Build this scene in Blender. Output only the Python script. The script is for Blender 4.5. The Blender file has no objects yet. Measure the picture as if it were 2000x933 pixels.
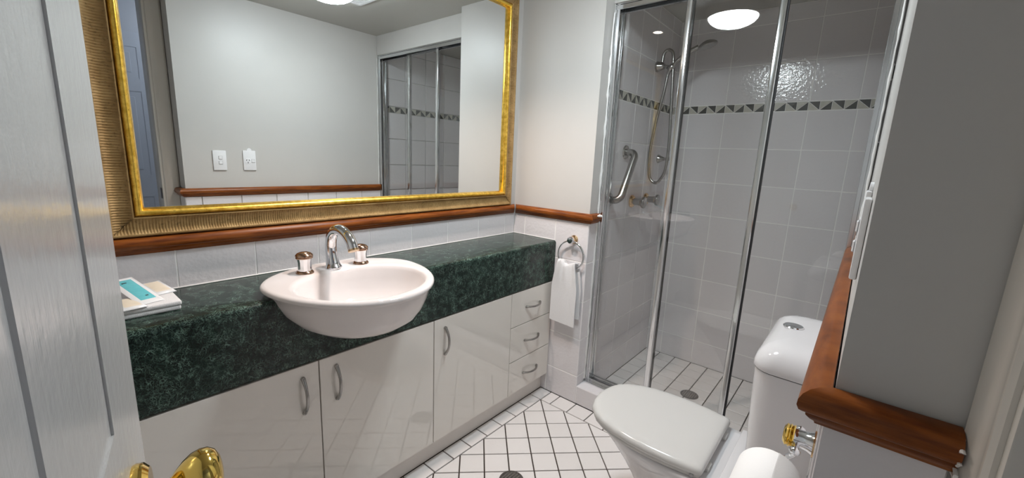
import bpy, bmesh, math, random
from mathutils import Vector, Matrix
random.seed(4)
S = bpy.context.scene
COL = S.collection
PI = math.pi

# ------------------------------------------------------------------ camera, world, exposure
def setup_camera():
    cx, cy, cz = -1.7869, -1.4878, 1.278
    yaw, pit, rol, f = 0.6977, -0.1941, 0.044, 809.72
    fw = Vector((math.cos(yaw)*math.cos(pit), math.sin(yaw)*math.cos(pit), math.sin(pit)))
    r = Vector((math.sin(yaw), -math.cos(yaw), 0)); u = r.cross(fw)
    r2 = math.cos(rol)*r + math.sin(rol)*u; u2 = -math.sin(rol)*r + math.cos(rol)*u
    cam = bpy.data.cameras.new('camera'); o = bpy.data.objects.new('camera', cam); COL.objects.link(o)
    cam.sensor_fit = 'HORIZONTAL'; cam.sensor_width = 36; cam.lens = 36*f/2000
    cam.clip_start = 0.01
    m = Matrix((r2, u2, -fw)).transposed().to_4x4(); m.translation = (cx, cy, cz)
    o.matrix_world = m
    S.camera = o
setup_camera()
w = bpy.data.worlds.new('world'); S.world = w; w.use_nodes = True
w.node_tree.nodes['Background'].inputs[0].default_value = (0.8, 0.88, 1, 1)
w.node_tree.nodes['Background'].inputs[1].default_value = 0.15
S.view_settings.view_transform = 'Standard'; S.view_settings.look = 'None'
S.view_settings.gamma = 1; S.view_settings.use_curve_mapping = False
S.view_settings.exposure = 0.0
S.cycles.use_denoising = True
S.cycles.max_bounces = 14; S.cycles.diffuse_bounces = 8; S.cycles.glossy_bounces = 8
S.cycles.transparent_max_bounces = 16; S.cycles.transmission_bounces = 8
S.cycles.caustics_reflective = True; S.cycles.blur_glossy = 0.5
S.cycles.sample_clamp_indirect = 6

DOME = 100.0        # emission strength of the ceiling dome
DOWN = 50.0        # watts of the warm downlight
HALL = 40.0         # emission strength of the added hall fill light

# ------------------------------------------------------------------ materials
class NT:
    def __init__(s, name):
        s.m = bpy.data.materials.new(name); s.m.use_nodes = True
        s.t = s.m.node_tree; s.p = s.t.nodes['Principled BSDF']; s.out = s.t.nodes['Material Output']
        s._co = None
    def n(s, typ, **kw):
        nd = s.t.nodes.new(typ)
        for k, v in kw.items(): setattr(nd, k, v)
        return nd
    def l(s, a, b): s.t.links.new(a, b)
    def co(s):
        if s._co is None: s._co = s.n('ShaderNodeNewGeometry').outputs['Position']
        return s._co
    def map(s, scale=(1, 1, 1), rot=(0, 0, 0), src=None):
        mp = s.n('ShaderNodeMapping'); mp.inputs['Scale'].default_value = scale; mp.inputs['Rotation'].default_value = rot
        s.l(src or s.co(), mp.inputs['Vector']); return mp.outputs[0]
    def noise(s, scale, detail=2, vec=None, rough=0.5, dist=0):
        nd = s.n('ShaderNodeTexNoise'); nd.inputs['Scale'].default_value = scale; nd.inputs['Detail'].default_value = detail
        nd.inputs['Roughness'].default_value = rough; nd.inputs['Distortion'].default_value = dist
        s.l(vec or s.co(), nd.inputs['Vector']); return nd.outputs['Fac']
    def ramp(s, fac, stops):
        r = s.n('ShaderNodeValToRGB'); e = r.color_ramp.elements
        while len(e) < len(stops): e.new(0.5)
        for i, (p, c) in enumerate(stops):
            e[i].position = p; e[i].color = (c[0], c[1], c[2], 1) if not isinstance(c, float) else (c, c, c, 1)
        s.l(fac, r.inputs[0]); return r.outputs[0]
    def mix(s, fac, a, b, typ='MIX'):
        m = s.n('ShaderNodeMix', data_type='RGBA', blend_type=typ)
        for v, i in ((fac, 0), (a, 6), (b, 7)):
            if hasattr(v, 'is_linked'): s.l(v, m.inputs[i])
            elif i == 0: m.inputs[0].default_value = v
            else: m.inputs[i].default_value = (v[0], v[1], v[2], 1)
        return m.outputs[2]
    def math(s, op, a, b=0.0, c=0.0):
        m = s.n('ShaderNodeMath', operation=op)
        for i, v in enumerate((a, b, c)):
            if hasattr(v, 'is_linked'): s.l(v, m.inputs[i])
            else: m.inputs[i].default_value = v
        return m.outputs[0]
    def bump(s, h, strength=0.2, dist=0.01):
        b = s.n('ShaderNodeBump'); b.inputs['Strength'].default_value = strength; b.inputs['Distance'].default_value = dist
        s.l(h, b.inputs['Height']); s.l(b.outputs[0], s.p.inputs['Normal'])
    def base(s, c):
        if hasattr(c, 'is_linked'): s.l(c, s.p.inputs['Base Color'])
        else: s.p.inputs['Base Color'].default_value = (c[0], c[1], c[2], 1)
    def set(s, rough=0.5, metal=0.0, spec=0.5, coat=0.0):
        s.p.inputs['Roughness'].default_value = rough; s.p.inputs['Metallic'].default_value = metal
        s.p.inputs['Specular IOR Level'].default_value = spec; s.p.inputs['Coat Weight'].default_value = coat
        s.p.inputs['Coat Roughness'].default_value = 0.08
        return s
M = {}
def simple(name, c, rough=0.5, metal=0.0, spec=0.5, var=0.03, scale=6, bump=0, bscale=60, bdist=0.002, coat=0):
    t = NT(name); t.set(rough, metal, spec, coat)
    f = t.noise(scale, 3)
    a = tuple(max(0, x*(1-var)) for x in c); b = tuple(min(1, x*(1+var)) for x in c)
    t.base(t.mix(f, a, b))
    if bump: t.bump(t.noise(bscale, 3), bump, bdist)
    M[name] = t.m
    return t
simple('paint', (0.525, 0.51, 0.487), 0.42, bump=0.15, bscale=120, bdist=0.001)
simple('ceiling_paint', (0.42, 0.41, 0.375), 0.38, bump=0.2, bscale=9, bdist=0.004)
simple('hall_paint', (0.46, 0.48, 0.53), 0.5)
simple('hall_door_paint', (0.47, 0.50, 0.56), 0.3)
simple('hall_floor', (0.35, 0.30, 0.25), 0.7)
simple('trim_paint', (0.60, 0.57, 0.52), 0.22, bump=0.1, bscale=40)
simple('dark_grout', (0.035, 0.022, 0.016), 0.8, bump=0.3, bscale=200)
simple('pale_grout', (0.86, 0.85, 0.83), 0.7, bump=0.3, bscale=200)
simple('laminate', (0.71, 0.672, 0.62), 0.015, var=0.012, spec=1.0)
simple('laminate_edge', (0.10, 0.085, 0.075), 0.5)
simple('kick', (0.70, 0.66, 0.62), 0.25)
simple('porcelain', (0.74, 0.69, 0.675), 0.05, var=0.008, spec=0.6)
simple('porcelain_white', (0.60, 0.595, 0.605), 0.05, var=0.008, spec=0.6)
simple('seat_plastic', (0.56, 0.555, 0.54), 0.13, var=0.01)
simple('chrome', (0.80, 0.81, 0.83), 0.07, 1.0, var=0.02)
simple('brushed', (0.36, 0.35, 0.335), 0.26, 1.0, var=0.06, scale=30)
simple('steel', (0.42, 0.41, 0.395), 0.16, 1.0, var=0.04, scale=30)
simple('alu', (0.74, 0.75, 0.76), 0.14, 1.0, var=0.03, scale=20)
simple('rubber', (0.012, 0.012, 0.013), 0.6)
simple('brass', (0.78, 0.55, 0.14), 0.09, 1.0, var=0.05, scale=20)
simple('old_gold', (0.72, 0.50, 0.28), 0.16, 1.0, var=0.08, scale=30)
simple('copper', (0.50, 0.33, 0.24), 0.15, 1.0, var=0.08, scale=30)
simple('white_plastic', (0.78, 0.78, 0.79), 0.25, var=0.01)
simple('grey_plastic', (0.42, 0.42, 0.43), 0.35)
simple('slot', (0.02, 0.02, 0.02), 0.7)
simple('paper', (0.82, 0.81, 0.80), 0.9, bump=0.3, bscale=300, bdist=0.001)
simple('cardboard', (0.42, 0.33, 0.25), 0.9)
simple('soap_paper', (0.74, 0.66, 0.53), 0.35, var=0.08, scale=60)
simple('clear_film', (0.76, 0.77, 0.78), 0.15, var=0.04)
simple('silicone', (0.74, 0.73, 0.71), 0.35, var=0.05, scale=40, bump=0.5, bscale=60)
simple('drain_metal', (0.20, 0.19, 0.18), 0.38, 1.0, var=0.15, scale=80)
simple('mosaic_dark', (0.030, 0.031, 0.026), 0.15, var=0.35, scale=60)
simple('mosaic_light', (0.50, 0.48, 0.41), 0.2, var=0.22, scale=70)

def tile_mat(name, c, rough, wav, bscale, rnd=0.04):
    t = NT(name); t.set(rough, 0, 0.5)
    oi = t.n('ShaderNodeObjectInfo')
    a = tuple(x*(1-rnd) for x in c); b = tuple(min(1, x*(1+rnd)) for x in c)
    base = t.mix(oi.outputs['Random'], a, b)
    f = t.noise(9, 4)
    t.base(t.mix(t.math('MULTIPLY', f, 0.12), base, tuple(x*0.86 for x in c)))
    t.bump(t.noise(bscale, 2), wav, 0.006)
    M[name] = t.m
tile_mat('wall_tile', (0.71, 0.685, 0.695), 0.11, 0.19, 70)
tile_mat('floor_tile', (0.80, 0.765, 0.745), 0.30, 0.10, 60, 0.03)

def marble():
    t = NT('green_laminate'); t.set(0.22, 0, 0.4)
    v1 = t.map((1, 1, 1)); 
    warp = t.n('ShaderNodeTexNoise'); warp.inputs['Scale'].default_value = 30; warp.inputs['Detail'].default_value = 3
    t.l(v1, warp.inputs['Vector'])
    add = t.n('ShaderNodeVectorMath', operation='MULTIPLY_ADD'); add.inputs[1].default_value = (0.03, 0.03, 0.03)
    t.l(warp.outputs['Color'], add.inputs[0]); t.l(v1, add.inputs[2])
    def veins(scale, width, vec):
        n = t.noise(scale, 1.5, vec)
        d = t.math('ABSOLUTE', t.math('SUBTRACT', n, 0.5))
        return t.ramp(d, [(0.0, 1.0), (width, 0.0)])
    rot1 = t.map((1, 1, 0.45), (0.5, 0.6, 0.3), add.outputs[0]); rot2 = t.map((0.5, 1, 1), (1.1, -0.7, 0.9), add.outputs[0])
    va = veins(95, 0.030, rot1); vb = veins(150, 0.030, rot2); vc = veins(230, 0.04, add.outputs[0])
    mask = t.ramp(t.noise(40, 3), [(0.36, 0.12), (0.66, 1.0)])
    v = t.math('MAXIMUM', t.math('MULTIPLY', va, 0.9), t.math('MAXIMUM', t.math('MULTIPLY', vb, 0.75), t.math('MULTIPLY', vc, 0.5)))
    v = t.math('MULTIPLY', t.math('MULTIPLY', v, mask), 0.9)
    cloud = t.ramp(t.noise(18, 4), [(0.3, (0.0022, 0.0055, 0.0045)), (0.72, (0.008, 0.020, 0.015))])
    t.base(t.mix(v, cloud, (0.17, 0.275, 0.22)))
    M['marble'] = t.m
marble()
def wood():
    t = NT('wood'); t.set(0.34, 0, 0.22, 0.0)
    n1 = t.noise(40, 4, t.map((0.25, 0.25, 2.6)), 0.6)
    n2 = t.noise(3, 2)
    c = t.ramp(n1, [(0.3, (0.085, 0.020, 0.0035)), (0.55, (0.235, 0.066, 0.011)), (0.8, (0.34, 0.115, 0.022))])
    t.base(t.mix(t.math('MULTIPLY', n2, 0.4), c, (0.10, 0.025, 0.006)))
    t.bump(n1, 0.08, 0.001)
    M['wood'] = t.m
wood()
def frame_mats():
    t = NT('ribbed_bronze'); t.set(0.5, 0.2, 0.2)
    c = t.ramp(t.noise(22, 4), [(0.25, (0.28, 0.17, 0.065)), (0.7, (0.43, 0.285, 0.125))])
    t.base(t.mix(t.ramp(t.noise(140, 3), [(0.55, 0.0), (0.75, 0.6)]), c, (0.09, 0.055, 0.022)))
    t.bump(t.noise(220, 3), 0.3, 0.001); M['bronze'] = t.m
    t = NT('gold_leaf'); t.set(0.33, 0.85, 0.5)
    c = t.ramp(t.noise(60, 4), [(0.3, (0.66, 0.38, 0.04)), (0.65, (1.0, 0.68, 0.13))])
    t.base(t.mix(t.ramp(t.noise(260, 4), [(0.62, 0.0), (0.72, 0.8)]), c, (0.10, 0.045, 0.012)))
    t.bump(t.noise(160, 3), 0.35, 0.001); M['gold'] = t.m
frame_mats()
def door_paint():
    t = NT('grained_door_paint'); t.set(0.20, 0, 0.5)
    t.base((0.58, 0.575, 0.565))
    g = t.noise(60, 4, t.map((1.6, 1.6, 0.07)), 0.65)
    o = t.noise(110, 2)
    t.bump(t.math('ADD', t.math('MULTIPLY', g, 0.8), t.math('MULTIPLY', o, 0.6)), 0.30, 0.0016)
    M['door_paint'] = t.m
door_paint()
def towel():
    t = NT('towel_cotton'); t.set(0.95, 0, 0.1)
    t.base(t.mix(t.noise(400, 2), (0.74, 0.735, 0.74), (0.86, 0.85, 0.85)))
    t.bump(t.noise(700, 2), 0.9, 0.002)
    t.p.inputs['Sheen Weight'].default_value = 0.3
    M['towel'] = t.m
towel()
def turquoise():
    t = NT('turquoise_print'); t.set(0.25, 0, 0.5)
    t.base(t.mix(t.noise(50, 2), (0.10, 0.44, 0.50), (0.17, 0.55, 0.60))); M['turquoise'] = t.m
turquoise()
def mirror_mat():
    t = NT('mirror_silver'); t.set(0.0, 1.0); t.base((0.86, 0.88, 0.875)); M['mirror'] = t.m
mirror_mat()
def glass_mat():
    m = bpy.data.materials.new('shower_glass'); m.use_nodes = True; t = m.node_tree; t.nodes.clear()
    o = t.nodes.new('ShaderNodeOutputMaterial'); mix = t.nodes.new('ShaderNodeMixShader')
    tr = t.nodes.new('ShaderNodeBsdfTransparent'); tr.inputs[0].default_value = (0.955, 0.96, 0.955, 1)
    gl = t.nodes.new('ShaderNodeBsdfGlossy'); gl.inputs['Roughness'].default_value = 0.0; gl.inputs[0].default_value = (1, 1, 1, 1)
    lw = t.nodes.new('ShaderNodeLayerWeight'); lw.inputs[0].default_value = 0.5
    pw = t.nodes.new('ShaderNodeMath'); pw.operation = 'POWER'; pw.inputs[1].default_value = 5
    ma = t.nodes.new('ShaderNodeMath'); ma.operation = 'MULTIPLY_ADD'; ma.inputs[1].default_value = 0.955; ma.inputs[2].default_value = 0.05
    t.links.new(lw.outputs['Facing'], pw.inputs[0]); t.links.new(pw.outputs[0], ma.inputs[0]); t.links.new(ma.outputs[0], mix.inputs[0])
    t.links.new(tr.outputs[0], mix.inputs[1]); t.links.new(gl.outputs[0], mix.inputs[2]); t.links.new(mix.outputs[0], o.inputs[0])
    M['glass'] = m
glass_mat()
def emit(name, c, s):
    t = NT(name); t.base((0.8, 0.8, 0.8)); t.set(0.3)
    t.p.inputs['Emission Color'].default_value = (c[0], c[1], c[2], 1); t.p.inputs['Emission Strength'].default_value = s
    M[name] = t.m
emit('dome_glow', (0.86, 0.95, 1.0), DOME)
emit('downlight_glow', (1.0, 0.85, 0.72), 30.0)
emit('hall_fill_glow', (0.86, 0.93, 1.0), HALL)

# ------------------------------------------------------------------ mesh helpers
def wloc(o):
    v = Vector((0, 0, 0))
    while o is not None: v += o.location; o = o.parent
    return v
def finish(bm, name, mat, parent=None, smooth=True, ang=35):
    bmesh.ops.recalc_face_normals(bm, faces=bm.faces)
    if parent is not None:
        bmesh.ops.translate(bm, verts=bm.verts, vec=-wloc(parent))
    if smooth:
        lim = math.radians(ang)
        for f in bm.faces: f.smooth = True
        for e in bm.edges:
            e.smooth = not (len(e.link_faces) == 2 and e.calc_face_angle(0) > lim)
    me = bpy.data.meshes.new(name); bm.to_mesh(me); bm.free()
    me.materials.append(M[mat])
    o = bpy.data.objects.new(name, me); COL.objects.link(o)
    if parent is not None: o.parent = parent
    return o
def thing(name, label, cat, loc=(0, 0, 0), group=None):
    o = bpy.data.objects.new(name, None); COL.objects.link(o); o.location = loc; o.empty_display_size = 0.05
    o['label'] = label; o['category'] = cat
    if group: o['group'] = group
    return o
def tag(o, label, cat, group=None):
    o['label'] = label; o['category'] = cat
    if group: o['group'] = group
    return o
def struct(o):
    o['kind'] = 'structure'; return o
def a_box(bm, x0, x1, y0, y1, z0, z1, bev=0, seg=2):
    r = bmesh.ops.create_cube(bm, size=1)
    vs = r['verts']
    bmesh.ops.scale(bm, vec=(abs(x1-x0), abs(y1-y0), abs(z1-z0)), verts=vs)
    bmesh.ops.translate(bm, vec=((x0+x1)/2, (y0+y1)/2, (z0+z1)/2), verts=vs)
    if bev:
        es = list({e for v in vs for e in v.link_edges})
        bmesh.ops.bevel(bm, geom=es, offset=bev, segments=seg, profile=0.5, affect='EDGES')
def box(name, x0, x1, y0, y1, z0, z1, mat, parent=None, bev=0, seg=2):
    bm = bmesh.new(); a_box(bm, x0, x1, y0, y1, z0, z1, bev, seg)
    return finish(bm, name, mat, parent)
def a_loft(bm, rings, cap0=True, cap1=True, closed=True):
    R = [[bm.verts.new(p) for p in r] for r in rings]
    n = len(R[0])
    for a, b in zip(R, R[1:]):
        for i in range(n if closed else n-1):
            j = (i+1) % n
            bm.faces.new((a[i], a[j], b[j], b[i]))
    if cap0: bm.faces.new(list(reversed(R[0])))
    if cap1: bm.faces.new(R[-1])
    return R
def basis(axis):
    a = Vector(axis).normalized()
    t = Vector((0, 0, 1)) if abs(a.z) < 0.9 else Vector((1, 0, 0))
    u = a.cross(t).normalized(); v = a.cross(u)
    return a, u, v
def a_lathe(bm, prof, org, axis, n=28):
    a, u, v = basis(axis); org = Vector(org)
    rings = [[org + a*t + (u*math.cos(2*PI*i/n) + v*math.sin(2*PI*i/n))*max(r, 1e-4) for i in range(n)] for r, t in prof]
    a_loft(bm, rings)
def lathe(name, prof, org, axis, mat, parent=None, n=28, ang=35):
    bm = bmesh.new(); a_lathe(bm, prof, org, axis, n); return finish(bm, name, mat, parent, ang=ang)
def a_tube(bm, pts, rad, n=12, flat=1.0, updir=None):
    pts = [Vector(p) for p in pts]; m = len(pts)
    if not hasattr(rad, '__len__'): rad = [rad]*m
    T = [(pts[min(i+1, m-1)] - pts[max(i-1, 0)]).normalized() for i in range(m)]
    _, u, v = basis(T[0])
    if updir is not None:
        u = Vector(updir); u = (u - T[0]*u.dot(T[0])).normalized(); v = T[0].cross(u)
    rings = []
    for i in range(m):
        u = (u - T[i]*u.dot(T[i])).normalized(); v = T[i].cross(u)
        rings.append([pts[i] + (u*math.cos(2*PI*k/n)*flat + v*math.sin(2*PI*k/n))*rad[i] for k in range(n)])
    a_loft(bm, rings)
def tube(name, pts, rad, mat, parent=None, n=12, flat=1.0, updir=None):
    bm = bmesh.new(); a_tube(bm, pts, rad, n, flat, updir); return finish(bm, name, mat, parent, ang=50)
def spline(ctrl, n=10):
    P = [Vector(c) for c in ctrl]; P = [P[0]*2-P[1]] + P + [P[-1]*2-P[-2]]
    out = []
    for i in range(1, len(P)-2):
        for k in range(n):
            t = k/n; a, b, c, d = P[i-1], P[i], P[i+1], P[i+2]
            out.append(0.5*((2*b) + (c-a)*t + (2*a-5*b+4*c-d)*t*t + (3*b-a-3*c+d)*t**3))
    out.append(P[-2]); return out
def lerp(a, b, t): return a+(b-a)*t

# tiles: small chamfered slabs, one object each; alike ones share a mesh
TCACHE = {}
def tile_mesh(poly, th, ch):
    bm = bmesh.new()
    n = len(poly); c = Vector((sum(p[0] for p in poly)/n, sum(p[1] for p in poly)/n))
    def inset(d):
        out = []
        for i in range(n):
            p0, p1, p2 = Vector(poly[i-1]), Vector(poly[i]), Vector(poly[(i+1) % n])
            e1 = (p1-p0).normalized(); e2 = (p2-p1).normalized()
            n1 = Vector((-e1.y, e1.x)); n2 = Vector((-e2.y, e2.x))
            k = 1 + n1.dot(n2)
            out.append(p1 + (n1+n2)*(d/max(k, 0.25)))
        return out
    pi = inset(ch)
    r0 = [Vector((p[0], p[1], 0)) for p in poly]; r1 = [Vector((p[0], p[1], th-ch)) for p in poly]
    r2 = [Vector((p[0], p[1], th)) for p in pi]
    a_loft(bm, [r0, r1, r2])
    bmesh.ops.recalc_face_normals(bm, faces=bm.faces)
    me = bpy.data.meshes.new('tile'); bm.to_mesh(me); bm.free(); return me
def area(p): return 0.5*sum(p[i-1][0]*p[i][1]-p[i][0]*p[i-1][1] for i in range(len(p)))
def tile(name, poly, org, u, v, th, mat, parent, gap=0.004, ch=0.0012):
    """poly in (u,v) metres on the plane org+u*a+v*b; the tile stands th proud of that plane"""
    if area(poly) < 0: poly = poly[::-1]
    u = Vector(u); v = Vector(v); nrm = u.cross(v)
    g = gap/2; n = len(poly); q = []
    for i in range(n):
        p0, p1, p2 = Vector(poly[i-1]), Vector(poly[i]), Vector(poly[(i+1) % n])
        e1 = (p1-p0).normalized(); e2 = (p2-p1).normalized()
        n1 = Vector((-e1.y, e1.x)); n2 = Vector((-e2.y, e2.x))
        q.append(p1 + (n1+n2)*(g/max(1+n1.dot(n2), 0.25)))
    if abs(area(q)) < 2.5e-5: return None
    cx = min(p.x for p in q); cy = min(p.y for p in q)
    loc = [(round(p.x-cx, 4), round(p.y-cy, 4)) for p in q]
    if area(loc) <= 0: return None
    key = (tuple(loc), round(th, 4), mat)
    if key not in TCACHE:
        me = tile_mesh(loc, th, ch); me.materials.append(M[mat]); TCACHE[key] = me
    o = bpy.data.objects.new(name, TCACHE[key]); COL.objects.link(o)
    mt = Matrix((u, v, nrm)).transposed().to_4x4()
    mt.translation = Vector(org) + u*cx + v*cy
    o.parent = parent; o.matrix_local = mt
    return o
def grid_tiles(name, us, vs, org, u, v, th, mat, parent, gap=0.005, skip=None):
    for a, b in zip(us, us[1:]):
        for c, d in zip(vs, vs[1:]):
            if skip and skip((a+b)/2, (c+d)/2): continue
            tile(name, [(a, c), (b, c), (b, d), (a, d)], org, u, v, th, mat, parent, gap)
def clip(poly, x0, x1, y0, y1):
    def half(P, f):
        out = []
        for i in range(len(P)):
            a, b = P[i-1], P[i]; fa, fb = f(a), f(b)
            if (fa >= 0) != (fb >= 0):
                t = fa/(fa-fb); out.append((a[0]+(b[0]-a[0])*t, a[1]+(b[1]-a[1])*t))
            if fb >= 0: out.append(b)
        return out
    for f in (lambda p: p[0]-x0, lambda p: x1-p[0], lambda p: p[1]-y0, lambda p: y1-p[1]):
        if len(poly) < 3: return []
        poly = half(poly, f)
    out = []
    for p in poly:
        if not out or (abs(p[0]-out[-1][0])+abs(p[1]-out[-1][1])) > 1e-4: out.append(p)
    if len(out) > 1 and (abs(out[0][0]-out[-1][0])+abs(out[0][1]-out[-1][1])) < 1e-4: out.pop()
    return out if len(out) > 2 else []

# ------------------------------------------------------------------ key dimensions (metres)
CEIL = 2.127
XL = -1.95            # left wall
YW = -1.49            # tiled face of the right wall
YST = -0.48           # end of the stub wall = shower side wall
XB = 0.945            # shower back wall
XC = -1.183           # outer corner of the right wall
YE = -1.622           # entry wall face
DX0, DX1 = -1.90, -1.25   # door opening
ROWS = [0.0, 0.155, 0.361, 0.567, 0.772, 0.975]
ROWS_UP = [0.975, 1.177, 1.383, 1.585]
ROWS_TOP = [1.634, 1.84, 2.045, CEIL]

# ------------------------------------------------------------------ structure
fl = struct(box('floor', XL-0.1, 0.02, -1.80, 0.02, -0.08, -0.007, 'dark_grout'))
TH = 0.003
THR = 0.0075
O = (0, 0, -0.007)
def ft(poly): tile('floor_tile', poly, O, (1, 0, 0), (0, 1, 0), 0.007, 'floor_tile', fl, 0.0054)
bx = [0.0, -0.100] + [-0.100-0.1038*k for k in range(1, 19)]
for a, b in zip(bx, bx[1:]):
    if b < XL: b = XL
    if a > XL: ft([(b, -0.3255), (a, -0.3255), (a, -0.25), (b, -0.25)])
by = [-0.3255, -0.386] + [-0.386-0.1038*k for k in range(1, 12)]
for a, b in zip(by, by[1:]):
    b = max(b, YW)
    if a > YW+0.01: ft([(-0.100, b), (0, b), (0, a), (-0.100, a)])
h = 0.0734
x_in0, x_in1, y_in0, y_in1 = XL, -0.100, -1.389, -0.3255
for i in range(-2, 40):
    for j in range(-30, 30):
        if (i+j) % 2: continue
        cx = -0.100-i*h; cy = -0.3255-h-j*h
        d = [(cx-h, cy), (cx, cy-h), (cx+h, cy), (cx, cy+h)]
        p = clip(d, x_in0, x_in1, y_in0, y_in1)
        if p and abs(area(p)) > 2e-4: ft(p)
for k in range(0, 19):
    a = -0.100-0.1038*k; b = max(a-0.1038, XL)
    if a > XL+0.01: ft([(b, YW), (a, YW), (a, -1.389), (b, -1.389)])
for k in range(0, 8):
    a = -1.183-0.1038*k; b = max(a-0.1038, XL)
    if a > XL+0.01: ft([(b, -1.605), (a, -1.605), (a, YW), (b, YW)])

sf = struct(box('shower_floor', 0.02, 1.0, YW-0.02, YST+0.02, -0.08, -0.007, 'dark_grout'))
sxs = [0.165, 0.222, 0.325, 0.429, 0.532, 0.635, 0.738, 0.841, XB]
sys_ = [YW, -1.407, -1.304, -1.201, -1.098, -0.994, -0.890, -0.787, -0.683, -0.579, YST]
grid_tiles('floor_tile', sxs, sys_, (0, 0, -0.007), (1, 0, 0), (0, 1, 0), 0.007, 'floor_tile', sf, 0.0054)

# mirror wall
wm = struct(box('wall_mirror', XL-0.1, 0.02, TH, 0.12, 0, CEIL, 'paint'))
mus = [XL] + [-0.078-0.2063*k for k in range(8, -1, -1)] + [0.0]
box('grout_bed', XL, 0.0, 0.0014, TH+0.001, 0.772, 0.976, 'pale_grout', wm)
grid_tiles('wall_tile', mus, [0.772, 0.975], (0, TH, 0), (1, 0, 0), (0, 0, 1), TH, 'wall_tile', wm, 0.003)
# (u,v) = (X,Z): normal is -Y

# stub wall (towel ring wall) and the shower side wall behind it
ws = struct(box('wall_stub', TH, XB+0.02, YST+TH, 0.12, 0, CEIL, 'paint'))
box('grout_bed', 0.0014, TH+0.001, YST+0.002, 0.0, 0.0, 0.976, 'pale_grout', ws)
box('grout_bed', 0.003, XB, YST+0.0014, YST+TH+0.001, 0.0, 0.976, 'pale_grout', ws)
box('grout_bed', 0.086, XB, YST+0.0014, YST+TH+0.001, 0.976, CEIL, 'pale_grout', ws)
# face towards the room: X = 0, u = -Y, v = Z -> normal (0,-1,0)x(0,0,1) = (-1,0,0)
grid_tiles('wall_tile', [0.0, 0.078, 0.283, 0.48], ROWS, (TH, 0, 0), (0, -1, 0), (0, 0, 1), TH, 'wall_tile', ws)
# shower side: Y = -.48, u = X, v = Z -> normal -Y
lx = [0.0, 0.19, 0.395, 0.60, 0.805, XB]
grid_tiles('wall_tile', lx, ROWS, (0, YST+TH, 0), (1, 0, 0), (0, 0, 1), TH, 'wall_tile', ws)
lx2 = [0.085, 0.19, 0.395, 0.60, 0.805, XB]
grid_tiles('wall_tile', lx2, ROWS_UP, (0, YST+TH, 0), (1, 0, 0), (0, 0, 1), TH, 'wall_tile', ws)
grid_tiles('wall_tile', lx2, ROWS_TOP, (0, YST+TH, 0), (1, 0, 0), (0, 0, 1), TH, 'wall_tile', ws)
def band(us, org, u, v, parent, flip=0):
    for k, (a, b) in enumerate(zip(us, us[1:])):
        z0, z1 = 1.587, 1.632
        A, B, C_, D = (a, z0), (b, z0), (b, z1), (a, z1)
        if (k+flip) % 2 == 0:   # "/" with the dark half lower right
            tile('mosaic_triangle', [A, B, C_], org, u, v, TH, 'mosaic_dark', parent, 0.002, 0.0008)
            tile('mosaic_triangle', [A, C_, D], org, u, v, TH, 'mosaic_light', parent, 0.002, 0.0008)
        else:                   # "\" with the dark half upper right
            tile('mosaic_triangle', [D, B, C_], org, u, v, TH, 'mosaic_dark', parent, 0.002, 0.0008)
            tile('mosaic_triangle', [A, B, D], org, u, v, TH, 'mosaic_light', parent, 0.002, 0.0008)
band([0.085+0.0506*k for k in range(18)], (0, YST+TH, 0), (1, 0, 0), (0, 0, 1), ws, 1)
# shower back wall: X = .945, u = -Y, v = Z
wb = struct(box('wall_back', XB+0.0014, XB+0.12, YW-0.2, YST+0.02, 0, CEIL, 'pale_grout'))
bu = [0.48, 0.579, 0.784, 0.988, 1.190, 1.394, 1.49]
for rows in (ROWS, ROWS_UP, ROWS_TOP):
    grid_tiles('wall_tile', bu, rows, (XB+TH, 0, 0), (0, -1, 0), (0, 0, 1), TH, 'wall_tile', wb)
band([0.48+0.0505*k for k in range(21)], (XB+TH, 0, 0), (0, -1, 0), (0, 0, 1), wb, 1)
# right wall: Y = -1.49, u = -X, v = Z -> normal (-1,0,0)x(0,0,1) = (0,1,0)
wr = struct(box('wall_right', XC+THR, XB+0.02, -1.75, YW-THR, 0, CEIL, 'paint'))
ru = [-XB, -0.74, -0.535, -0.33, -0.125]
for rows in (ROWS, ROWS_UP, ROWS_TOP):
    grid_tiles('wall_tile', ru, rows, (0, YW-THR, 0), (-1, 0, 0), (0, 0, 1), THR, 'wall_tile', wr)
band([-XB+0.0506*k for k in range(17)], (0, YW-THR, 0), (-1, 0, 0), (0, 0, 1), wr, 0)
ru2 = [-0.125, 0.078, 0.283, 0.488, 0.693, 0.898, 1.103, -XC]
grid_tiles('wall_tile', ru2, ROWS, (0, YW-THR, 0), (-1, 0, 0), (0, 0, 1), THR, 'wall_tile', wr)
# short return face towards the door: X = -1.183, u = -Y
grid_tiles('wall_tile', [1.49, 1.604], ROWS, (XC+THR, 0, 0), (0, -1, 0), (0, 0, 1), THR, 'wall_tile', wr)
# entry wall with the door opening
bm = bmesh.new()
a_box(bm, DX1, XC+THR+0.001, -1.75, YE, 0, CEIL); a_box(bm, XL-0.1, DX0, -1.75, YE, 0, CEIL); a_box(bm, DX0, DX1, -1.75, YE, 2.05, CEIL)
struct(finish(bm, 'wall_entry', 'paint'))
struct(box('wall_left', XL-0.1, XL, YE, 0.12, 0, CEIL, 'paint'))
struct(box('ceiling', XL-0.1, XB+0.12, -1.75, 0.12, CEIL, CEIL+0.08, 'ceiling_paint'))
struct(box('wall_bulkhead', 0.078, 0.165, YW-0.005, YST+0.005, 1.990, CEIL, 'paint'))
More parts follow.
